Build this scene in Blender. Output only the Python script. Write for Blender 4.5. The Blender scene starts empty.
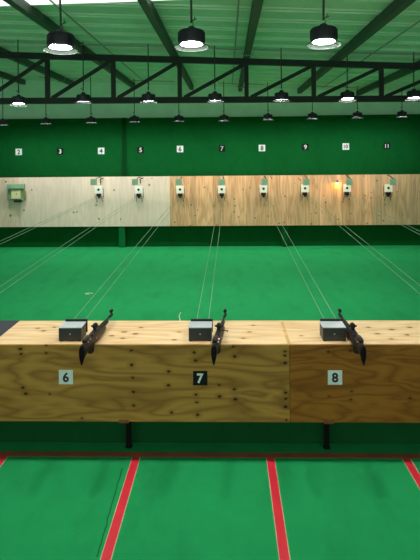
import bpy, bmesh, math, random
from mathutils import Vector, Matrix
random.seed(7)
SC = bpy.context.scene
COL = SC.collection
PI = math.pi
WORD = {2:'two',3:'three',4:'four',5:'five',6:'six',7:'seven',8:'eight',9:'nine',10:'ten',11:'eleven'}

# ------------------------------------------------------------------ helpers
class MB:
    """collects shapes into one mesh"""
    def __init__(self): self.bm = bmesh.new()
    def box(self, lo, hi, bevel=0.0, m=None):
        lo, hi = Vector(lo), Vector(hi)
        r = bmesh.ops.create_cube(self.bm, size=1.0)
        c, s = (lo+hi)/2, hi-lo
        for v in r['verts']:
            v.co = Vector((v.co.x*s.x, v.co.y*s.y, v.co.z*s.z)) + c
            if m is not None: v.co = m @ v.co
        if bevel > 0:
            es = list({e for v in r['verts'] for e in v.link_edges})
            bmesh.ops.bevel(self.bm, geom=es, offset=bevel, segments=2, affect='EDGES', profile=.5)
        return self
    def loft(self, rings, cap=True, closed=True):
        """rings: lists of points, same count"""
        bm = self.bm
        vs = [[bm.verts.new(p) for p in r] for r in rings]
        n = len(vs[0])
        for a, b in zip(vs, vs[1:]):
            for i in range(n if closed else n-1):
                j = (i+1) % n
                try: bm.faces.new((a[i], a[j], b[j], b[i]))
                except ValueError: pass
        if cap and closed:
            bm.faces.new(list(reversed(vs[0]))); bm.faces.new(vs[-1])
        return self
    def tube(self, pts, r, n=8, cap=True):
        pts = [Vector(p) for p in pts]
        rs = r if isinstance(r, (list, tuple)) else [r]*len(pts)
        rings = []; up = None
        for i, p in enumerate(pts):
            d = (pts[min(i+1, len(pts)-1)] - pts[max(i-1, 0)]).normalized()
            if up is None:
                up = Vector((0,0,1)) if abs(d.z) < .9 else Vector((1,0,0))
            a = d.cross(up).normalized(); b = a.cross(d).normalized(); up = b
            rings.append([p + (a*math.cos(2*PI*k/n) + b*math.sin(2*PI*k/n))*rs[i] for k in range(n)])
        return self.loft(rings, cap)
    def lathe(self, prof, n=32, c=(0,0,0), cap=True):
        c = Vector(c)
        rings = [[c + Vector((r*math.cos(2*PI*k/n), r*math.sin(2*PI*k/n), z)) for k in range(n)] for r, z in prof]
        return self.loft(rings, cap)
    def torus(self, c, R, r, n=40, m=8):
        c = Vector(c); bm = self.bm
        vs = [[bm.verts.new(c + Vector(((R+r*math.cos(2*PI*j/m))*math.cos(2*PI*i/n), (R+r*math.cos(2*PI*j/m))*math.sin(2*PI*i/n), r*math.sin(2*PI*j/m)))) for j in range(m)] for i in range(n)]
        for i in range(n):
            for j in range(m):
                bm.faces.new((vs[i][j], vs[(i+1)%n][j], vs[(i+1)%n][(j+1)%m], vs[i][(j+1)%m]))
        return self
    def bar(self, a, b, w, h):
        """rectangular bar a->b in the XZ plane (w across in plane, h along Y)"""
        a, b = Vector(a), Vector(b); d = (b-a).normalized(); s = Vector((-d.z, 0, d.x))*w/2; y = Vector((0, h/2, 0))
        return self.loft([[p+s+y, p-s+y, p-s-y, p+s-y] for p in (a, b)])
    def build(self, name, mat, parent=None, smooth=False, loc=None):
        bmesh.ops.recalc_face_normals(self.bm, faces=self.bm.faces[:])
        me = bpy.data.meshes.new(name)
        self.bm.to_mesh(me); self.bm.free()
        me.materials.append(mat)
        if smooth:
            for p in me.polygons: p.use_smooth = True
            try: me.set_sharp_from_angle(angle=math.radians(35))
            except Exception: pass
        o = bpy.data.objects.new(name, me); COL.objects.link(o)
        if parent is not None: o.parent = parent
        if loc is not None: o.location = loc
        return o

def tag(o, label=None, cat=None, group=None, kind=None):
    if label: o['label'] = label
    if cat: o['category'] = cat
    if group: o['group'] = group
    if kind: o['kind'] = kind
    return o
def thing(name, loc, label, cat, group=None, rz=0):
    o = bpy.data.objects.new(name, None); COL.objects.link(o)
    o.empty_display_size = .1
    o.location = loc; o.rotation_euler = (0, 0, rz)
    return tag(o, label, cat, group)
def copy_tree(o, parent=None):
    c = o.copy(); COL.objects.link(c)
    if parent is not None: c.parent = parent
    for ch in list(o.children): copy_tree(ch, c)
    return c
def structure(name, mb, mat):
    return tag(mb.build(name, mat), kind='structure')

# ------------------------------------------------------------------ materials
def srgb(r, g, b):
    f = lambda c: (c/12.92 if c <= .04045 else ((c+.055)/1.055)**2.4)
    return (f(r/255), f(g/255), f(b/255), 1)
def new_mat(name):
    m = bpy.data.materials.new(name); m.use_nodes = True
    nt = m.node_tree; return m, nt, nt.nodes['Principled BSDF']
class N:
    """tiny node graph writer"""
    def __init__(self, nt): self.nt = nt
    def new(self, t, **kw):
        n = self.nt.nodes.new(t)
        for k, v in kw.items(): setattr(n, k, v)
        return n
    def link(self, a, b): self.nt.links.new(a, b)
    def inp(self, sock, v):
        if hasattr(v, 'default_value') or hasattr(v, 'links'): self.link(v, sock)
        else: sock.default_value = v
    def math(self, op, a, b=0.0, c=None):
        n = self.new('ShaderNodeMath', operation=op); self.inp(n.inputs[0], a); self.inp(n.inputs[1], b)
        if c is not None: self.inp(n.inputs[2], c)
        return n.outputs[0]
    def comb(self, x, y, z):
        n = self.new('ShaderNodeCombineXYZ')
        for i, v in enumerate((x, y, z)): self.inp(n.inputs[i], v)
        return n.outputs[0]
    def noise(self, vec, scale, detail=2, rough=.5, dist=0.0):
        n = self.new('ShaderNodeTexNoise'); self.link(vec, n.inputs['Vector'])
        n.inputs['Scale'].default_value = scale; n.inputs['Detail'].default_value = detail
        n.inputs['Roughness'].default_value = rough; n.inputs['Distortion'].default_value = dist
        return n.outputs[0]
    def ramp(self, fac, stops):
        n = self.new('ShaderNodeValToRGB'); self.link(fac, n.inputs[0]); cr = n.color_ramp
        while len(cr.elements) < len(stops): cr.elements.new(.5)
        for e, (p, c) in zip(cr.elements, stops): e.position = p; e.color = c if len(c) == 4 else (*c, 1)
        return n.outputs[0]
    def mix(self, fac, a, b, mode='MIX'):
        n = self.new('ShaderNodeMix', data_type='RGBA', blend_type=mode)
        self.inp(n.inputs[0], fac); self.inp(n.inputs[6], a); self.inp(n.inputs[7], b)
        return n.outputs[2]
    def maprange(self, v, a, b, c, d):
        n = self.new('ShaderNodeMapRange'); self.inp(n.inputs[0], v)
        for i, x in enumerate((a, b, c, d)): n.inputs[i+1].default_value = x
        return n.outputs[0]
    def coords(self):
        n = self.new('ShaderNodeTexCoord'); s = self.new('ShaderNodeSeparateXYZ')
        self.link(n.outputs['Object'], s.inputs[0]); return n.outputs['Object'], s.outputs

def plain(name, col, rough=.6, metal=0.0, var=.12, scale=30, spec=.5):
    m, nt, b = new_mat(name); g = N(nt)
    vec, _ = g.coords()
    f = g.noise(vec, scale, 3)
    lo = tuple(c*(1-var) for c in col[:3]) + (1,); hi = tuple(min(1, c*(1+var)) for c in col[:3]) + (1,)
    g.link(g.ramp(f, [(.3, lo), (.7, hi)]), b.inputs['Base Color'])
    b.inputs['Roughness'].default_value = rough; b.inputs['Metallic'].default_value = metal
    b.inputs['Specular IOR Level'].default_value = spec
    return m
def emit(name, col, strength):
    m, nt, b = new_mat(name)
    b.inputs['Base Color'].default_value = (.8,.8,.8,1)
    b.inputs['Emission Color'].default_value = col; b.inputs['Emission Strength'].default_value = strength
    return m

def wood(name, light, dark, long_ax, cross_ax, seed=0.0, rings=7, contrast=1.0, knots=(), knot_col=(.03,.014,.006,1), holes=0.0, boards=0.0, rough=.6, long_scale=.55, cross_scale=3.0):
    """plywood: long wavy growth bands, fine streaks, optional knots (long, cross, radius) and pellet holes"""
    m, nt, b = new_mat(name); g = N(nt)
    vec, s = g.coords()
    L, C = s[long_ax], s[cross_ax]
    v1 = g.comb(g.math('MULTIPLY', L, long_scale), g.math('MULTIPLY', C, cross_scale), seed)
    n1 = g.noise(v1, 1.6, 2, .45, .35)
    fr = g.math('FRACT', g.math('MULTIPLY', n1, rings))
    tri = g.math('ABSOLUTE', g.math('SUBTRACT', fr, .5))       # 0 .. 0.5
    band = g.maprange(tri, 0, .5, 0, 1)
    band = g.math('POWER', band, 1.6)
    v2 = g.comb(g.math('MULTIPLY', L, 2.0), g.math('MULTIPLY', C, 60), seed+3)
    fine = g.noise(v2, 1.0, 3, .6)
    v3 = g.comb(g.math('MULTIPLY', L, .5), g.math('MULTIPLY', C, 5), seed+9)
    big = g.noise(v3, 1.3, 2)
    f = g.math('ADD', g.math('MULTIPLY', band, .55), g.math('MULTIPLY', fine, .35))
    f = g.math('ADD', f, g.math('MULTIPLY', big, .35))
    f = g.maprange(f, .25, 1.0, 0, contrast)
    colr = g.mix(f, light, dark)
    if boards > 0:          # plank tone by strip
        st = g.math('FLOOR', g.math('MULTIPLY', g.math('ADD', C, g.math('MULTIPLY', big, .01)), 1/boards))
        wn = g.new('ShaderNodeTexWhiteNoise', noise_dimensions='1D'); g.link(g.math('ADD', st, seed), wn.inputs['W'])
        tone = g.maprange(wn.outputs[0], 0, 1, .80, 1.1)
        cc = g.comb(tone, g.math('MULTIPLY', tone, .99), g.math('MULTIPLY', tone, .96))
        colr = g.mix(1.0, colr, cc, 'MULTIPLY')
        e = g.math('FRACT', g.math('MULTIPLY', g.math('ADD', C, g.math('MULTIPLY', big, .01)), 1/boards))
        line = g.math('LESS_THAN', e, .05)
        colr = g.mix(g.math('MULTIPLY', line, .35), colr, dark)
    if knots:
        wob = g.math('MULTIPLY', g.math('SUBTRACT', g.noise(vec, 60, 2), .5), .012)
        tot = None; halo = None
        for (kx, ky, kr) in knots:
            dx = g.math('MULTIPLY', g.math('SUBTRACT', L, kx), .72); dy = g.math('SUBTRACT', C, ky)
            d = g.math('SQRT', g.math('ADD', g.math('MULTIPLY', dx, dx), g.math('MULTIPLY', dy, dy)))
            d = g.math('DIVIDE', g.math('ADD', d, wob), kr)
            tot = d if tot is None else g.math('MINIMUM', tot, d)
        core = g.maprange(tot, .6, 1.25, 1, 0)
        halo = g.math('MULTIPLY', g.maprange(tot, 1.0, 3.2, 1, 0), .5)
        colr = g.mix(halo, colr, dark)
        colr = g.mix(core, colr, knot_col)
    if holes > 0:
        vo = g.new('ShaderNodeTexVoronoi', feature='F1')
        g.link(g.comb(g.math('ADD', L, seed*.37), C, seed), vo.inputs['Vector']); vo.inputs['Scale'].default_value = 7.5 if boards else 6.0
        sp = g.new('ShaderNodeSeparateColor'); g.link(vo.outputs['Color'], sp.inputs[0])
        near = g.maprange(vo.outputs['Distance'], .07, .19, 1, 0)
        pick = g.math('LESS_THAN', sp.outputs[0], holes)
        colr = g.mix(g.math('MULTIPLY', near, g.math('MULTIPLY', pick, .85)), colr, knot_col)
    g.link(colr, b.inputs['Base Color'])
    b.inputs['Roughness'].default_value = rough; b.inputs['Specular IOR Level'].default_value = .25
    return m

def carpet(name, base, var, crack=None):
    m, nt, b = new_mat(name); g = N(nt)
    vec, s = g.coords()
    n1 = g.noise(vec, .9, 4, .6); n2 = g.noise(vec, 160, 2, .6); n3 = g.noise(vec, 7, 3, .6)
    lo = tuple(c*(1-var) for c in base[:3])+(1,); hi = tuple(c*(1+var) for c in base[:3])+(1,)
    c1 = g.ramp(g.math('ADD', g.math('MULTIPLY', n1, .6), g.math('MULTIPLY', n3, .4)), [(.3, lo), (.7, hi)])
    sv = g.comb(g.math('MULTIPLY', s[0], 4.0), g.math('MULTIPLY', s[1], 1.1), g.math('MULTIPLY', s[2], 2.0))
    streak = g.maprange(g.noise(sv, 1.0, 3, .6), .35, .5, .91, 1.0)  # faint darker streaks drawn out by stretched noise
    t = g.math('MULTIPLY', g.maprange(n2, .3, .7, .9, 1.08), streak)
    col = g.mix(1.0, c1, g.comb(t, t, t), 'MULTIPLY')
    if crack:
        (x0, y0), (x1, y1), w = crack
        k = (x1-x0)/(y1-y0)
        wob = g.math('MULTIPLY', g.math('SUBTRACT', g.noise(g.comb(0.0, s[1], 0.0), 9, 3), .5), .03)
        dx = g.math('ABSOLUTE', g.math('SUBTRACT', g.math('ADD', s[0], wob), g.math('ADD', g.math('MULTIPLY', g.math('SUBTRACT', s[1], y0), k), x0)))
        on = g.math('MULTIPLY', g.math('LESS_THAN', dx, w), g.math('MULTIPLY', g.math('LESS_THAN', s[1], y0), g.math('GREATER_THAN', s[1], y1)))
        col = g.mix(g.math('MULTIPLY', on, .7), col, (.004,.05,.02,1))
    g.link(col, b.inputs['Base Color'])
    b.inputs['Roughness'].default_value = .95; b.inputs['Specular IOR Level'].default_value = .12
    return m

M = {}
M['carpet_front'] = carpet('green_carpet', (.016, .33, .105), .07, ((-.560,-.16), (-.535,-1.1), .004))
M['carpet_wall'] = carpet('dark_green_wall_carpet', (.002, .090, .018), .12)
M['carpet_post'] = carpet('post_carpet', (.004, .16, .045), .10)
M['carpet_kick'] = carpet('dark_green_panel_carpet', (.005, .080, .020), .10)
M['paint_ceiling'] = plain('white_ceiling_sheet', (.62, .78, .62), .55, 0, .06, 3)
M['paint_upper'] = plain('pale_upper_wall_sheet', (.72, .95, .78), .6, 0, .05, 3)
M['white_sheet'] = plain('white_roof_strip', (.85, .86, .82), .5, 0, .03, 3)
M['outer_wall'] = plain('outer_wall_paint', (.70, .72, .68), .7, 0, .05, 3)
M['steel_dark'] = plain('dark_truss_paint', (.010, .017, .013), .7, 0, .15, 9)
M['steel_beam'] = plain('beam_paint', (.048, .075, .056), .6, 0, .12, 6)
M['conduit'] = plain('conduit_paint', (.30, .34, .30), .5, 0, .1, 20)
M['lamp_body'] = plain('black_lamp_housing', (.020, .020, .030), .45, 0, .1, 25)
M['lamp_ring'] = plain('lamp_rim', (.045, .047, .05), .35, .2, .05, 30)
M['rod'] = plain('black_rod', (.02, .022, .02), .5, 0, .1, 20)
M['black_metal'] = plain('black_metal', (.007, .007, .008), .55, 0, .15, 40, .3)
M['box_dark'] = plain('charcoal_box_paint', (.032, .030, .032), .45, 0, .08, 40)
M['box_top'] = plain('grey_box_lid', (.50, .53, .58), .4, .2, .06, 30)
M['white'] = plain('white_plate', (.74, .77, .80), .5, 0, .04, 25)
M['black_plate'] = plain('black_plate', (.006, .006, .007), .7, 0, .1, 25, .2)
M['ink'] = plain('black_ink', (.012, .014, .02), .6, 0, .05, 25)
M['pale_plate'] = plain('pale_green_plate', (.33, .52, .36), .55, 0, .06, 30)
M['card'] = plain('white_target_card', (.86, .87, .82), .7, 0, .02, 30)
M['card_yellow'] = plain('yellowed_target_card', (.80, .76, .42), .7, 0, .04, 30)
M['cable'] = plain('pale_cable', (.17, .30, .20), .4, .0, .04, 10)
M['red_tape'] = plain('red_floor_tape', (.84, .022, .050), .5, 0, .10, 5)
M['tape_edge'] = plain('pale_tape_edge', (.62, .50, .30), .7, 0, .15, 18)
M['brown_tape'] = plain('dull_red_floor_tape', (.42, .085, .06), .30, 0, .25, 5, .8)
M['rust'] = plain('rusty_bracket', (.22, .07, .02), .8, 0, .35, 50)
M['mat'] = plain('dark_rubber_mat', (.030, .032, .050), .75, 0, .1, 50)
M['leg_paint'] = plain('black_leg_paint', (.006, .007, .006), .9, 0, .1, 30, .1)
M['stock'] = plain('dark_brown_stock', (.026, .012, .009), .5, 0, .5, 26, .2)
M['forend'] = plain('brown_fore_end', (.06, .026, .014), .5, 0, .35, 30, .25)
M['chrome'] = plain('worn_steel', (.55, .55, .53), .3, .9, .1, 60)
M['pad'] = plain('black_rubber_pad', (.006, .006, .007), .85, 0, .2, 40, .15)
M['white_wire'] = plain('white_wire', (.85, .86, .8), .5, 0, .02, 20)
M['edge_wood'] = plain('orange_wood_edge', (.70, .40, .16), .7, 0, .2, 14)
FILL_PANE = emit('fill_light_pane', (.97, .98, 1.0, 1), 2.0)  # fill light for the added, unseen rear wall panes
SKY = emit('translucent_roof_sheet', (1.0, 1.0, .95, 1), .55)
LENS = emit('lamp_lens', (1.0, .985, .93, 1), 108.0)
BULB = emit('warm_bulb', (1.0, .62, .25, 1), 60.0)
BULB_W = emit('white_bulb', (1.0, .90, .74, 1), 55.0)
BULB_S = emit('orange_bulb', (1.0, .42, .07, 1), 90.0)
def glassy():
    m, nt, b = new_mat('clear_skirt'); g = N(nt)
    t = g.new('ShaderNodeBsdfTransparent'); mx = g.new('ShaderNodeMixShader'); mx.inputs[0].default_value = .02
    b.inputs['Base Color'].default_value = (.8,.82,.84,1); b.inputs['Roughness'].default_value = .15
    g.link(t.outputs[0], mx.inputs[1]); g.link(b.outputs[0], mx.inputs[2])
    g.link(mx.outputs[0], nt.nodes['Material Output'].inputs['Surface']); return m
M['skirt'] = glassy()

# ------------------------------------------------------------------ the setting
ZC = lambda X: 3.90 - .045*X            # ceiling underside, sloping down to the right
XL, XR, YB = -8.0, 8.0, -7.0
structure('floor', MB().box((XL, YB, -.12), (XR, 10.6, 0)), M['carpet_front'])
structure('wall_back', MB().box((XL, 10.0, 0), (-2.34, 10.12, 3.155)).box((-2.34, 9.985, 0), (-2.255, 10.12, 3.158)).box((-2.255, 10.0, 0), (2.2, 10.12, 3.15)).box((2.2, 10.0, 0), (XR, 10.12, 3.165)), M['carpet_wall'])
structure('wall_back_upper', MB().box((XL, 10.12, 0), (XR, 10.3, 4.5)), M['paint_upper'])
structure('wall_left', MB().box((XL-.15, YB, 0), (XL, 10.6, 4.5)), M['outer_wall'])
structure('wall_right', MB().box((XR, YB, 0), (XR+.15, 10.6, 4.5)), M['outer_wall'])
structure('wall_rear', MB().box((XL, YB-.15, 0), (XR, YB, 4.5)), M['outer_wall'])
for k, X in enumerate((-4.8, -1.6, 1.6, 4.8)):          # glowing windows added out of view to light the bench front
    wm = MB()
    for a, b in (((X-1.2, 1.0), (X+1.2, 1.06)), ((X-1.2, 2.54), (X+1.2, 2.6)), ((X-1.2, 1.06), (X-1.14, 2.54)), ((X+1.14, 1.06), (X+1.2, 2.54)), ((X-.03, 1.06), (X+.03, 2.54))):
        wm.box((a[0], YB, a[1]), (b[0], YB+.06, b[1]), .004)
    w_ = structure(f'fill_window_{k+1}', wm, M['white'])
    MB().box((X-1.13, YB+.004, 1.07), (X+1.13, YB+.012, 2.53)).build('pane', FILL_PANE, w_)
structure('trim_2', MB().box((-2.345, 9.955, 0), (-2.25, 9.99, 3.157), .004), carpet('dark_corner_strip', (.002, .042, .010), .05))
# ribbed roof sheet: trapezoid ribs running across the room
mb = MB(); prof = []
y = YB
while y < 10.6:
    prof += [(y, .015), (y+.20, .015), (y+.215, 0), (y+.235, 0), (y+.25, .015), (y+.33, .015), (y+.345, 0), (y+.365, 0), (y+.38, .015)]
    y += .56
prof = [q for q in prof if q[0] < 10.5] + [(10.6, .015)]
top = [(10.6, .10), (YB, .10)]
mb.loft([[Vector((X, yy, ZC(X)+zz)) for yy, zz in prof+top] for X in (XL, 0.0, XR)])
structure('ceiling', mb, M['paint_ceiling'])
# translucent roof-light strip of the roof near the firing line
mb = MB()
mb.loft([[Vector((X, yy, ZC(X)+zz)) for yy, zz in ((1.0, -.004), (1.83-.24*X, -.004), (1.83-.24*X, .01), (1.0, .01))] for X in (-6.0, .1)])
structure('trim_1', mb, SKY)

# ------------------------------------------------------------------ roof beams and truss
for i, (X, nm) in enumerate(zip((-4.77, -3.55, -2.06, -.63, .545, 1.98, 3.40, 4.80),
        ('first', 'second', 'third', 'fourth', 'fifth', 'sixth', 'seventh', 'eighth'))):
    mb = MB(); w = .045
    for (z0, z1, ww) in ((-.112, .0, w),):
        mb.box((X-ww, -3.0, ZC(X)+z0), (X+ww, 10.0, ZC(X)+z1+ .0))
    tag(mb.build('roof_beam', M['steel_beam']), f'dark steel roof beam above the truss, {nm} counted from the left side', 'beam', 'roof beams under the ceiling sheet')

YT = 5.0
tr = thing('roof_truss', (0, YT, 0), 'long black steel lattice truss spanning the hall under the roof beams', 'truss')
zt = lambda X: 3.80 - .041*X - .06
zb = lambda X: 3.118 - .006*X
X0, X1 = -7.9, 7.9
MB().bar((X0, 0, zt(X0)), (X1, 0, zt(X1)), .095, .09).build('top_chord', M['steel_dark'], tr)
MB().bar((X0, 0, zb(X0)), (X1, 0, zb(X1)), .095, .09).build('bottom_chord', M['steel_dark'], tr)
px = [-2.654 + 1.063*k for k in range(-4, 10)]
for X in px:
    MB().box((X-.033, -.035, zb(X)+.04), (X+.033, .035, zt(X)-.04)).build('post', M['steel_dark'], tr)
for a, b in zip(px, px[1:]):
    MB().bar((a+.07, 0, zb(a)+.04), (b-.04, 0, zt(b)-.045), .055, .05).build('diagonal', M['steel_dark'], tr)

# ------------------------------------------------------------------ conduits on the ceiling
for X, nm in ((-3.72, 'leftmost in view, feeding the lamps at the left side'), (-1.67, 'between the lamps left of the middle'), (.35, 'running up the middle of the ceiling'), (2.42, 'between the lamps right of the middle')):
    c = thing('conduit', (X, 0, ZC(X)), 'thin steel conduit under the ceiling, ' + nm, 'conduit')
    MB().tube([(0, -2.8, -.045), (0, 9.2, -.045)], .011, 8).build('pipe', M['conduit'], c)
    for yy in (.1, 4.55, 8.95):
        a, b = -.33, .70
        pts = [(a, yy, -.045-.045*a)]
        for bx in (-3.55, .545):                     # the branch ducks under a beam
            if a < bx-X < b:
                for dx, dz in ((-.085, -.045), (-.07, -.128), (.07, -.128), (.085, -.045)): pts.append((bx-X+dx, yy, dz-.045*(bx-X)))
        MB().tube(pts + [(b, yy, -.045-.045*b)], .009, 8).build('branch_pipe', M['conduit'], c)

# ------------------------------------------------------------------ high bay lamps
def lamp_parts(root):
    # origin at the lens
    h = MB()
    h.lathe([(.0001,.018), (.0855,.018), (.0865,.006), (.096,.009), (.1,.024), (.1,.098), (.095,.108), (.078,.114), (.040,.118), (.028,.140), (.012,.150)], 40)
    for k in range(40):                                   # cooling fins
        a = 2*PI*k/40
        h.box((.096, -.0018, .026), (.1045, .0018, .096), 0, Matrix.Rotation(a, 4, 'Z'))
    h.build('housing', M['lamp_body'], root, smooth=True)
    r = MB().torus((0,0,-.016), .131, .0030, 44, 8)
    for k in range(3):
        a = 2*PI*k/3 + .5
        r.tube([(.089*math.cos(a), .089*math.sin(a), .012), (.131*math.cos(a), .131*math.sin(a), -.016)], .0025, 6)
    rg = r.build('rim', M['lamp_ring'], root, smooth=True)
    MB().lathe([(.097,.012), (.1285,-.0155), (.129,-.015), (.0975,.0135)], 40, cap=False).build('clear_skirt', M['skirt'], root, smooth=True)
    ln = MB().lathe([(.0001,.0115), (.040,.0115), (.078,.0117), (.084,.0125), (.084,.0165), (.0001,.0165)], 36)
    ln.build('lens', LENS, root, smooth=True)
    hk = MB().tube([(.0, 0, .145), (.014, 0, .158), (.012, 0, .175), (0, 0, .182), (-.010, 0, .174)], .0035, 6)
    hk.tube([(0,0,.182), (.012,.004,.192), (.026,.0,.205), (.030,0,.222)], .0035, 6)
    hk.tube([(.012,.004,.192), (.034,-.004,.198), (.044,0,.204)], .003, 6)
    hk.build('hook', M['rod'], root, smooth=True)
lamp0 = None
def lamp(X, Y, z, label, group, rz, tilt=0.0):
    global lamp0
    if lamp0 is None:
        t = thing('high_bay_lamp', (X, Y, z), label, 'lamp', group); lamp_parts(t); lamp0 = t
    else:
        t = lamp0.copy(); COL.objects.link(t); t.location = (X, Y, z); t['label'] = label; t['group'] = group
        for ch in lamp0.children:
            if ch.name.startswith('rod'): continue
            copy_tree(ch, t)
    rot = Matrix.Rotation(math.radians(tilt), 4, 'X') @ Matrix.Rotation(rz, 4, 'Z')     # the lamp sways a little on its hook
    t.rotation_euler = rot.to_euler()
    hk = rot @ Vector((0, 0, .178))
    rd = MB().tube([(0, 0, -.004), (-hk.x, -hk.y, .16), (-hk.x, -hk.y, ZC(X)-.001-z-hk.z)], .0085, 8).build('rod', M['rod'], t)
    rd.matrix_local = Matrix.Translation((0, 0, .178)) @ rot.inverted()
    return t
R1 = {5:(-2.05,3.075), 6:(-1.054,3.078), 7:(-.046,3.087), 8:(.96,3.091), 9:(1.96,3.09)}
R2 = {4:(-2.968,3.045), 5:(-1.966,3.068), 6:(-.97,3.064), 7:(.041,3.059), 8:(1.046,3.062), 9:(2.037,3.058), 10:(3.029,3.061)}
R3 = {2:(-4.895,2.962), 3:(-3.904,2.982), 4:(-2.871,2.994), 5:(-1.878,3.004), 6:(-.866,3.006), 7:(.153,3.006), 8:(1.145,3.018), 9:(2.144,3.029), 10:(3.15,3.041), 11:(4.14,3.05)}
nth = ['leftmost', 'second from the left', 'third from the left', 'fourth from the left', 'fifth from the left', 'sixth from the left', 'seventh from the left', 'eighth from the left', 'ninth from the left', 'rightmost']
rz = random.Random(3)
near_lab = {6:'big round black high bay lamp at the left, hanging above bench lane six', 7:'big round black high bay lamp in the middle, hanging above bench lane seven', 8:'big round black high bay lamp at the right, hanging above bench lane eight',
            5:'big round high bay lamp of the near row beyond the left edge', 9:'big round high bay lamp of the near row beyond the right edge'}
for l, (X, z) in sorted(R1.items(), key=lambda t: abs(t[0]-7)): lamp(X, .1, z+.006, near_lab[l], 'lamps of the near row', rz.uniform(-.6,.6), -5)
for k, (l, (X, z)) in enumerate(R2.items()): lamp(X, 4.55, z, f'round lamp in front of the black truss, {nth[k] if k<6 else "rightmost"} of its row', 'lamps of the middle row', rz.uniform(-3,3), {4:-5, 9:-6, 10:-3}.get(l, 3.0))
for k, (l, (X, z)) in enumerate(R3.items()): lamp(X, 8.95, z, f'small far lamp before the dark green wall, {nth[k]} of its row', 'lamps of the back row', rz.uniform(-3,3), 3.0)
# ------------------------------------------------------------------ shooting bench
def px2bench(x, y):      # photo position on the bench front -> metres (fitted camera)
    return ((x-227.3)/134.0+.2185 + (y-380)*.00007, 2.2654-(y-153.4+.0093*(x-210))/134.12)
kn_l = [(18,350,.017),(18.5,355,.014),(44,354,.012),(44,346,.012),(20,389,.015),(22.5,395,.017),(47,395,.011),(79,361,.009),
        (130,350.5,.014),(130,365,.018),(131,378,.013),(131,392,.015),(131.5,405.5,.015),(167,371,.015),(166.5,385,.015),(193,352,.016),(194,360,.016),(232,345.5,.013),(233,355.5,.018),(194,394,.014),(194.5,401.5,.013),(195,414,.018),(169,412,.014),
        (217,384,.012),(232,388,.016),(217,395.5,.018),(233,398,.019),(194,383,.014),(283,350,.013),(283,354,.014),(283,361.5,.02),(283,391,.015),(283,397,.014),(282.5,405,.02),(79,419,.01),(283,418,.012)]
kn_r = [(326,350,.012),(348,349,.009),(326,394,.009),(348,389,.010),(347,397,.010),(327,423,.013),(405,395,.012)]
XS = .665
M['front_l'] = wood('olive_plywood_front', (.52,.265,.056,1), (.23,.095,.016,1), 0, 2, 1.3, 6, .95, [(*px2bench(x,y), r*.62) for x,y,r in kn_l], long_scale=.8, cross_scale=3.6)
M['front_r'] = wood('brown_plywood_front', (.37,.135,.014,1), (.17,.050,.004,1), 0, 2, 5.1, 7, .9, [(*px2bench(x,y), r*.62) for x,y,r in kn_r], long_scale=1.0, cross_scale=4.0)
tk = random.Random(5)
M['top'] = wood('pale_plywood_top', (.90,.64,.38,1), (.64,.38,.16,1), 0, 1, 2.2, 6, .8,
    [(-1.35,.40,.014),(-1.28,.33,.016),(-1.22,.43,.013),(-1.05,.12,.010),(-.62,.30,.018),(-.70,.20,.016),(-.52,.25,.018),(-.60,.14,.015),(-.5,.42,.014),(-.2,.1,.015),(-.18,.3,.012),(.38,.3,.014),(.33,.14,.014),(.42,.48,.013),
     (1.35,.42,.015),(1.38,.25,.016),(1.52,.36,.018),(1.6,.22,.016),(1.68,.42,.018),(1.45,.12,.014),(1.72,.1,.014),(.78,.2,.010)], knot_col=(.20,.085,.025,1))
ZT, ZB_ = .8435, .270
def bench(xa, xb, label, fm, legs, leftlane):
    t = thing('shooting_bench', (0, 0, 0), label, 'bench')
    MB().box((xa+.001, 0.002, ZT-.020), (xb-.001, .618, ZT), .0015).build('top', M['top'], t)
    MB().box((xa+.001, -.018, ZB_), (xb-.001, .0015, ZT-.002), .0015).build('front_panel', fm, t)
    fr = MB()
    for yy in (.10, .53): fr.box((xa+.05, yy, ZT-.065), (xb-.05, yy+.04, ZT-.0202))
    fr.build('frame', M['steel_dark'], t)
    for X in legs:
        for yy in (.125, .52):
            lg = MB().box((X-.018, yy, .006), (X+.018, yy+.036, ZT-.066), .002).build('leg', M['leg_paint'], t)
            MB().box((X-.024, yy-.006, 0), (X+.024, yy+.042, .012), .002).build('foot_plate', M['leg_paint'], lg)
        br = MB().box((X-.045, -.024, ZB_-.010), (X+.030, .124, ZB_-.001), .003).box((X-.045, -.024, ZB_-.008), (X+.030, -.0185, ZB_+.016), .002).build('bracket', M['rust'], t)
    return t
bench(-3.30, XS, 'long olive brown plywood shooting bench at the left with plates six and seven', M['front_l'], (-2.08, -.563), 6)
bench(XS, 3.30, 'darker orange brown plywood shooting bench at the right with plate eight', M['front_r'], (.960, 2.48), 8)
# orange bare edge along the joint of the tops
tag(MB().box((XS-.012, .0, ZT), (XS+.012, .618, ZT+.0015)).build('joint_strip', M['edge_wood']), 'narrow orange wood strip covering the joint between the two bench tops', 'strip')
tag(MB().box((-3.28, .004, ZT), (-1.575, .616, ZT+.004), .001).build('rubber_mat', M['mat']), 'dark rubber mat on the bench top at the far left', 'mat')
tag(MB().box((-3.9, .215, 0), (3.9, .235, .77), .002).build('low_partition', M['carpet_kick']), 'low dark green carpeted partition standing under the shooting bench', 'partition')

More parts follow.
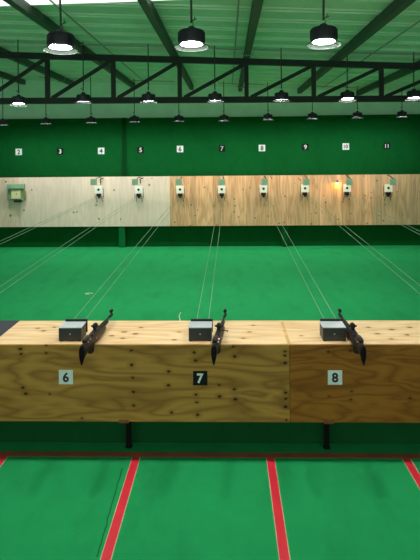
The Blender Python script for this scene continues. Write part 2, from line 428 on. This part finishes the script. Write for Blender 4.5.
# ------------------------------------------------------------------ number plates
def digit_mesh(txt, size, bold):
    cu = bpy.data.curves.new('digit', 'FONT'); cu.body = txt; cu.size = size; cu.offset = bold; cu.extrude = .0015
    cu.align_x = 'CENTER'; cu.align_y = 'CENTER'; cu.resolution_u = 3
    tmp = bpy.data.objects.new('digit_source', cu); COL.objects.link(tmp)
    dg = bpy.context.evaluated_depsgraph_get(); dg.update()
    me = bpy.data.meshes.new_from_object(tmp.evaluated_get(dg))
    bpy.data.objects.remove(tmp); bpy.data.curves.remove(cu)
    xs = [v.co.x for v in me.vertices]; ys = [v.co.y for v in me.vertices]
    cx, cy = (min(xs)+max(xs))/2, (min(ys)+max(ys))/2
    for v in me.vertices: v.co.x -= cx; v.co.y -= cy
    return me
def plate(txt, X, Y, Z, s, black, label, group, size, bold):
    t = thing('number_plate', (X, Y, Z-s/2), label, 'number plate', group)
    MB().box((-s/2, -.006, 0), (s/2, 0, s), .001).build('panel', M['black_plate'] if black else M['white'], t)
    me = digit_mesh(txt, size, bold); me.name = 'digit'; me.materials.clear(); me.materials.append(M['white'] if black else M['ink'])
    o = bpy.data.objects.new('digit', me); COL.objects.link(o); o.parent = t
    o.rotation_euler = (PI/2, 0, 0); o.location = (0, -.0072, s/2)
for l, X, Z in ((6,-1.002,.603), (7,.003,.597), (8,.998,.604)):
    plate(str(l), X, -.018, Z, .106, l == 7, f'{"black" if l==7 else "white"} square plate reading {WORD[l]} on the plywood bench front', 'lane plates on the bench', .094, .003)
for l, X, Z in ((2,-4.91,2.346),(3,-3.882,2.350),(4,-2.87,2.352),(5,-1.899,2.365),(6,-.931,2.38),(7,.093,2.382),(8,1.065,2.385),(9,2.118,2.399),(10,3.093,2.402),(11,4.077,2.405)):
    plate(str(l), X, 10.0, Z, .158, l % 2 == 1, f'small {"black" if l%2 else "white"} square plate reading {WORD[l]} high on the back wall', 'lane plates on the back wall', .15 if l < 10 else .125, .0022 if l % 2 else .004)

# ------------------------------------------------------------------ plywood backstop
for X in (-6.3, -2.36, 1.595, 5.53):
    side = {-6.3:'beyond the left edge', -2.36:'under the left half of the board row', 1.595:'under the right half of the board row', 5.53:'beyond the right edge'}[X]
    if abs(X) > 5: continue
    tag(MB().box((X-.075, 9.872, 0), (X+.075, 9.975, 1.6), .004).build('backstop_post', M['carpet_post'] if X < 0 else M['carpet_wall']), 'green carpeted post holding up the plywood backstop, ' + side, 'post', 'posts behind the backstop')
seams = [-1.175 + 1.22*k for k in range(-4, 6)]
pale = ((.94,.76,.65,1), (.66,.51,.42,1)); warm = ((.93,.57,.35,1), (.55,.27,.13,1))
left_names = {0:'outermost at the left, reddish streaked, beyond target two', 1:'behind target two', 2:'below plate three, with no target', 3:'behind target four and left of target five'}
spec = []
for k, (a, b) in enumerate(zip(seams, seams[1:])):
    spec.append((a, b, b < -1.1))
lab = ['pale weathered plywood sheet behind the boxed target at the far left', 'pale weathered plywood sheet below plate three with no target on it',
       'pale grey plywood sheet behind the target under plate four', 'pale grey plywood sheet behind the target under plate five',
       'warm knotty plywood sheet just right of the pale ones, behind target six', 'warm plywood sheet behind target seven with dark knots',
       'warm plywood sheet behind target eight, right of the middle', 'warm plywood sheet between targets eight and ten, behind target nine',
       'brownish plywood sheet at the far right behind target eleven']
for k, (a, b, pl) in enumerate(spec):
    lt, dk = pale if pl else warm
    t_ = random.Random(40+k)
    j = t_.uniform(.93, 1.04)
    if k == 0: lt, dk = (.88,.70,.56,1), (.56,.36,.25,1)
    if k == 8: lt, dk = (.80,.56,.36,1), (.48,.28,.15,1)
    lt = tuple(c*j for c in lt[:3])+(1,)
    mat = wood(f'backstop_plywood_{k}', lt, dk, 2, 0, 11.0+k*3.7, 6, .42 if pl else .80, holes=.28 if pl else .62, boards=0 if pl else .135, long_scale=.45, cross_scale=3.2 if pl else 4.2)
    o = MB().box((a+.002, 9.852, .515), (b-.002, 9.870, 1.722), .001).build('plywood_sheet', mat)
    tag(o, lab[k], 'plywood sheet', 'plywood sheets of the backstop')

# ------------------------------------------------------------------ target holders, one per lane
def holder(l, X, Z, gx, gz, kind):
    lab = {4:'white square target card with a fading pale plate, under plate four', }.get(l, f'square white target card on its holder in lane {WORD[l]}, under plate {WORD[l]}')
    t = thing('target_holder', (X, 9.852, Z-.30), lab, 'target', 'target holders on the backstop')
    z = .30                                             # card centre in local coordinates
    s = .092
    c = MB().box((-s, -.158, z-s), (s, -.150, z+s), .001).build('target_card', M['card'], t)
    MB().lathe([(.0001,-.0012), (.030,-.0012), (.030,.0012), (.0001,.0012)], 24).build('bullseye', M['ink'], c).matrix_local = Matrix.Translation((0,-.1592,z)) @ Matrix.Rotation(PI/2, 4, 'X')
    cl = MB().box((-.055, -.165, z-s-.075), (.055, -.09, z-s-.004), .008).box((-.025, -.14, z-s-.12), (.03, -.06, z-s-.06), .006).box((-.02, -.10, z-s-.06), (.02, 0, z-s-.03), .004)
    cl.build('clamp', M['black_metal'], t)
    w = MB()
    for sx in (-1, 1):
        w.tube([(sx*.06, -.005, z+.03), (sx*.10, -.07, z+.02), (sx*.105, -.075, z-.20), (sx*.075, -.01, z-.215)], .006, 6)
    w.tube([(-.10, -.074, z-.16), (.10, -.074, z-.16)], .005, 6)
    w.tube([(-.045, -.12, z-s-.05), (-.07, -.05, z-.30)], .006, 6); w.tube([(.045, -.12, z-s-.05), (.08, -.04, z-.30)], .006, 6)
    w.build('wire_frame', M['black_metal'], t)
    # pale lamp plate on its arm, standing forward of the card
    ax, az = gx-X, gz-(Z-.30)
    ps = .075
    MB().box((ax-ps, -.612, az-ps), (ax+ps, -.600, az+ps), .002).build('shade_plate', M['pale_plate'], t)
    MB().tube([(ax*.4+.03, -.004, z+.285), (ax*.4+.03, -.09, z+.30), (ax+.045, -.35, az+.09), (ax+.035, -.60, az+.06)], .010, 8).build('arm', M['black_metal'], t, smooth=True)
    if kind:
        MB().lathe([(.0001,-.02), (.016,-.012), (.018,0), (.012,.014), (.0001,.02)], 16, (ax, -.58, az)).build('bulb', BULB if l > 5 else BULB_W, t, smooth=True)
    if l in (4, 5):
        MB().tube([(.02, -.005, z+.15), (.035, -.05, z+.19), (.02, -.05, z+.235), (.05, -.05, z+.265), (.10, -.03, z+.275)], .012, 8).build('bracket', M['black_metal'], t, smooth=True)
cards = {4:(-2.879,1.419), 5:(-1.914,1.412), 6:(-.918,1.409), 7:(.08,1.406), 8:(1.075,1.413), 9:(2.06,1.415), 10:(3.052,1.415), 11:(4.028,1.407)}
green = {4:(-2.891,1.626), 5:(-1.926,1.618), 6:(-.915,1.61), 7:(.086,1.602), 8:(1.072,1.595), 9:(2.032,1.587), 10:(3.02,1.579), 11:(4.01,1.571)}
for l in cards: holder(l, *cards[l], *green[l], True)
# lane two: older boxed holder
t = thing('target_box', (-4.893, 9.852, 1.13), 'square olive green target box with a yellowed card at the far left, under plate two', 'target')
MB().box((-.215, -.10, .045), (.185, 0, .44), .004).build('housing', plain('olive_box', (.24,.31,.20), .6), t)
MB().box((-.215, -.16, .33), (.185, -.10, .44), .004).build('hood', M['pale_plate'], t)
c = MB().box((-.115, -.125, .085), (.105, -.105, .305), .001).build('target_card', M['card_yellow'], t)
MB().lathe([(.0001,-.0012), (.018,-.0012), (.018,.0012), (.0001,.0012)], 20).build('bullseye', plain('grey_bull', (.35,.33,.2), .7), c).matrix_local = Matrix.Translation((.01,-.1262,.2)) @ Matrix.Rotation(PI/2, 4, 'X')
MB().box((-.05, -.15, .0), (.12, -.02, .043), .006).build('clamp', M['black_metal'], t)
MB().box((.186, -.06, .07), (.215, -.01, .26), .004).build('side_bracket', plain('brass_bracket', (.42,.30,.10), .5), t)
# small orange lamp left of target ten
t = thing('target_lamp', (2.84, 9.852, 1.48), 'small hooded lamp glowing orange on the plywood left of target ten', 'lamp')
MB().tube([(0,0,.11), (0,-.06,.12), (0,-.09,.10)], .008, 8).build('arm', M['black_metal'], t)
MB().lathe([(.012,.10), (.030,.085), (.042,.05), (.040,.05), (.028,.083), (.010,.095)], 20, (0,-.09,0), cap=False).build('hood', M['steel_beam'], t, smooth=True)
MB().lathe([(.0001,.03), (.018,.036), (.024,.055), (.016,.075), (.0001,.082)], 16, (0,-.09,0)).build('bulb', BULB_S, t, smooth=True)

# ------------------------------------------------------------------ carriers and their cables
boxX = {4:-3.0, 5:-2.0, 6:-.991, 7:.001, 8:1.012, 9:2.0, 10:3.0}
box0 = None
for l in (7, 6, 8, 5, 9, 4, 10):
    lb = {6:'charcoal carrier box beside the left rifle, above plate six', 7:'charcoal carrier box left of the middle rifle, above the black plate', 8:'charcoal carrier box left of the right rifle, above plate eight'}.get(l, f'charcoal carrier box on the bench at lane {WORD[l]}, cut off by the frame')
    if box0 is None:
        b = thing('carrier_box', (boxX[l], .06, ZT), lb, 'control box', 'carrier boxes on the bench'); box0 = b
        MB().box((-.0865, 0, .004), (.0865, .160, .100), .003).build('body', M['box_dark'], b)
        MB().box((-.088, -.002, .1005), (.088, .162, .107), .002).build('lid', M['box_top'], b)
        MB().box((-.080, .163, .02), (.092, .185, .122), .003).build('rear_flange', M['black_metal'], b)
        MB().lathe([(.0001,-.006), (.006,-.004), (.006,0), (.0001,0)], 12).build('button', M['chrome'], b).matrix_local = Matrix.Translation((0,-.0005,.055)) @ Matrix.Rotation(-PI/2, 4, 'X') @ Matrix.Scale(-1, 4, (0,0,1))
        f = MB()
        for sx in (-.07, .07):
            for yy in (.015, .14): f.box((sx-.01, yy-.01, 0), (sx+.01, yy+.01, .005))
        f.build('feet', M['pad'], b)
    else:
        b = copy_tree(box0); b.location = (boxX[l], .06, ZT); b['label'] = lb
    for sd, nm in ((-.045, 'left'), (.045, 'right')):
        o = MB().tube([(boxX[l]+.01+sd*1.05, .235, ZT+.095), (cards[l][0]+sd, 9.70, 1.245)], .0027, 6).build('carrier_cable', M['cable'])
        tag(o, f'thin pale {nm} cable of the pair running downrange to target {WORD[l]}', 'cable', 'target carrier cables')

# ------------------------------------------------------------------ air rifles
def ellipse(y, z0, z1, w, n=14, p=2.4, x0=0):
    zc, h = (z0+z1)/2, (z1-z0)/2; out = []
    for k in range(n):
        a = 2*PI*k/n; c, s = math.cos(a), math.sin(a)
        out.append(Vector((x0 + w/2*math.copysign(abs(c)**(2/p), c), y, zc + h*math.copysign(abs(s)**(2/p), s))))
    return out
def pear(y, z0, z1, w, n=14):
    """butt section: round on top, drawn to a point at the toe"""
    out = []
    for k in range(n):
        a = 2*PI*k/n; c, s = math.cos(a), math.sin(a); t = (s+1)/2
        out.append(Vector((w/2*c*(.35+.75*t**.7), y, z0+(z1-z0)*t)))
    return out
def rifle(X, xm, label, bolt):
    L = .94
    t = thing('air_rifle', (X, 0, ZT), label, 'rifle', 'air rifles on the bench', -math.atan2(xm-X, .6))
    bz = lambda y: .086 - .055*y                        # barrel line
    # butt stock: pad end to grip
    MB().loft([pear(-.325,-.022,.094,.044), pear(-.30,-.018,.097,.052), pear(-.24,-.004,.099,.058), pear(-.17,.010,.098,.060), ellipse(-.11,.016,.092,.058), ellipse(-.06,.014,.084,.058), ellipse(-.01,.012,.074,.054)]).build('butt_stock', M['stock'], t, smooth=True)
    MB().loft([pear(-.352,-.030,.070,.024), pear(-.345,-.040,.092,.042), pear(-.326,-.036,.099,.048)]).build('butt_pad', M['pad'], t, smooth=True)
    cp = MB().loft([ellipse(-.27,.094,.112,.030), ellipse(-.255,.092,.120,.040), ellipse(-.16,.090,.118,.040), ellipse(-.145,.088,.108,.030)]).build('cheek_piece', M['stock'], t, smooth=True)
    for yy in (-.235, -.18):
        MB().tube([(-.024, yy, .092), (.024, yy, .092)], .006, 10).build('screw', M['chrome'], cp)
    MB().loft([ellipse(yy, z0, z1, w) for yy, z0, z1, w in ((-.012,.010,.072,.052), (.05,.004,.070,.052), (.14,.001,.066,.048), (.24,.000,.058,.044), (.315,.004,.050,.036), (.325,.012,.044,.024))]).build('fore_end', M['forend'], t, smooth=True)
    # pistol grip leaning back in front of the bench edge
    gp = []
    for k, (yy, zz, w, d) in enumerate(((-.070,.040,.048,.070), (-.082,.010,.046,.064), (-.092,-.012,.048,.062), (-.099,-.024,.048,.062), (-.101,-.031,.038,.050))):
        gp.append([Vector((w/2*math.cos(a), yy + d/2*math.sin(a), zz)) for a in [2*PI*q/14 for q in range(14)]])
    MB().loft(gp).build('pistol_grip', M['stock'], t, smooth=True)
    MB().tube([(0,-.048,.022), (0,-.052,-.012), (0,-.034,-.020), (0,-.024,-.012), (0,-.0225,.014)], .0035, 8).build('trigger_guard', M['black_metal'], t, smooth=True)
    MB().tube([(0,-.036,.020), (0,-.040,.004), (0,-.034,-.010)], .003, 8).build('trigger', M['chrome'], t, smooth=True)
    rc = MB().box((-.020, -.10, .070), (.020, .125, .098), .006).build('receiver', M['black_metal'], t)
    if bolt:
        MB().tube([(.018,.05,.088), (.062,.045,.086), (.068,.045,.084)], [.004,.004,.009], 10).build('bolt_handle', M['black_metal'], rc, smooth=True)
    MB().tube([(0, .10, bz(.10)+.006), (0, .575, bz(.575)+.006)], [.0105, .0085], 14).build('barrel', M['black_metal'], t, smooth=True)
    MB().tube([(0, .10, bz(.10)-.017), (0, .40, bz(.40)-.017), (0, .43, bz(.43)-.017), (0, .435, bz(.435)-.017)], [.0135,.0135,.012,.006], 14).build('air_cylinder', M['forend'] if False else M['black_metal'], t, smooth=True)
    MB().tube([(0, .50, bz(.50)+.006), (0, .60, bz(.60)+.006)], .0125, 14).build('muzzle_weight', M['black_metal'], t, smooth=True)
    fs = MB().box((-.004, .565, bz(.58)+.012), (.004, .595, bz(.58)+.030))
    fs.tube([(0, .562, bz(.58)+.040), (0, .600, bz(.58)+.040)], .0135, 14)
    fs.build('front_sight', M['black_metal'], t, smooth=True)
    rs = MB().box((-.012, .015, .098), (.012, .060, .114), .003).box((-.009, .022, .112), (.009, .040, .136), .003)
    rs.tube([(0, .016, .128), (0, .052, .128)], .019, 16).tube([(-.030, .034, .124), (.030, .034, .124)], .006, 10).tube([(0,.004,.128), (0,.018,.128)], .013, 14)
    rs.build('rear_sight', M['black_metal'], t, smooth=True)
    MB().box((-.0265, -.045, .040), (.0265, -.020, .062), .003).build('side_plate', M['chrome'], t)
    return t
rifle(-.793, -.775, 'black air rifle on the bench at the left, beside carrier box six', False)
rifle(.141, .190, 'black air rifle near the middle with a bolt handle, beside carrier box seven', True)
rifle(1.142, 1.150, 'black air rifle at the right on the bench, beside carrier box eight', False)

# ------------------------------------------------------------------ floor tapes, small things
for k, nm in ((-2, 'just entering at the left edge'), (-1, 'left of the middle, running towards the camera'), (0, 'right of the middle, running towards the camera'), (1, 'at the right edge')):
    X = .518 + k
    t = thing('floor_tape', (X, 0, 0), 'straight red lane tape on the green floor, ' + nm, 'tape', 'lane tapes on the floor')
    MB().box((-.0275, -2.6, 0), (.0275, -.008, .0012)).build('strip', M['red_tape'], t)
    for s in (-1, 1):
        MB().box((s*.030-.0025, -2.6, 0), (s*.030+.0025, -.008, .0010)).build('adhesive_edge', M['tape_edge'], t)
MB_t = MB().box((-3.6, -.004, 0), (3.6, .066, .0016)).build('cross_tape', M['brown_tape'])
tag(MB_t, 'dull dark red tape crossing the floor along the foot of the bench', 'tape')
w = MB().tube([(-.198, .624, .80), (-.197, .626, ZT+.01), (-.205, .632, ZT+.035), (-.197, .634, ZT+.058), (-.190, .632, ZT+.064)], .0035, 6).build('wire_end', M['white_wire'], smooth=True)
tag(w, 'short curled white wire end sticking up behind the bench top', 'wire')
w = MB().tube([(-2.047+.06*math.cos(a), 5.131+.035*math.sin(a), .006) for a in [i*PI/9 for i in range(15)]], .006, 6).build('wire_scrap', M['white_wire'], smooth=True)
tag(w, 'tiny curl of pale wire lying on the green range floor', 'wire')

# ------------------------------------------------------------------ camera
f, cy, cxx, cz, yaw, roll, d1 = 590.824, 153.415, .2185, 2.2654, .0291, .0093, 4.4052
R = Vector((math.cos(yaw), math.sin(yaw), 0)); F = Vector((-math.sin(yaw), math.cos(yaw), 0)); U = Vector((0,0,1))
r_ = math.cos(roll)*R - math.sin(roll)*U; u_ = math.sin(roll)*R + math.cos(roll)*U
cam = bpy.data.cameras.new('camera'); co = bpy.data.objects.new('camera', cam); COL.objects.link(co)
cam.sensor_fit = 'HORIZONTAL'; cam.sensor_width = 36; cam.lens = 36*f/420
cam.shift_y = -(280-cy)/420
cam.clip_start = .05; cam.clip_end = 100
mw = Matrix((( r_.x, u_.x, -F.x, cxx), (r_.y, u_.y, -F.y, -d1), (r_.z, u_.z, -F.z, cz), (0,0,0,1)))
co.matrix_world = mw
SC.camera = co

wd = bpy.data.worlds.new('world'); SC.world = wd; wd.use_nodes = True
wd.node_tree.nodes['Background'].inputs[0].default_value = (.02,.02,.02,1)
vs = SC.view_settings
SC.display_settings.display_device = 'sRGB'
vs.view_transform = 'Standard'; vs.look = 'None'; vs.gamma = 1; vs.use_curve_mapping = False
vs.exposure = 1.12
SC.cycles.use_denoising = True
SC.cycles.max_bounces = 8; SC.cycles.diffuse_bounces = 5
SC.cycles.sample_clamp_indirect = 6
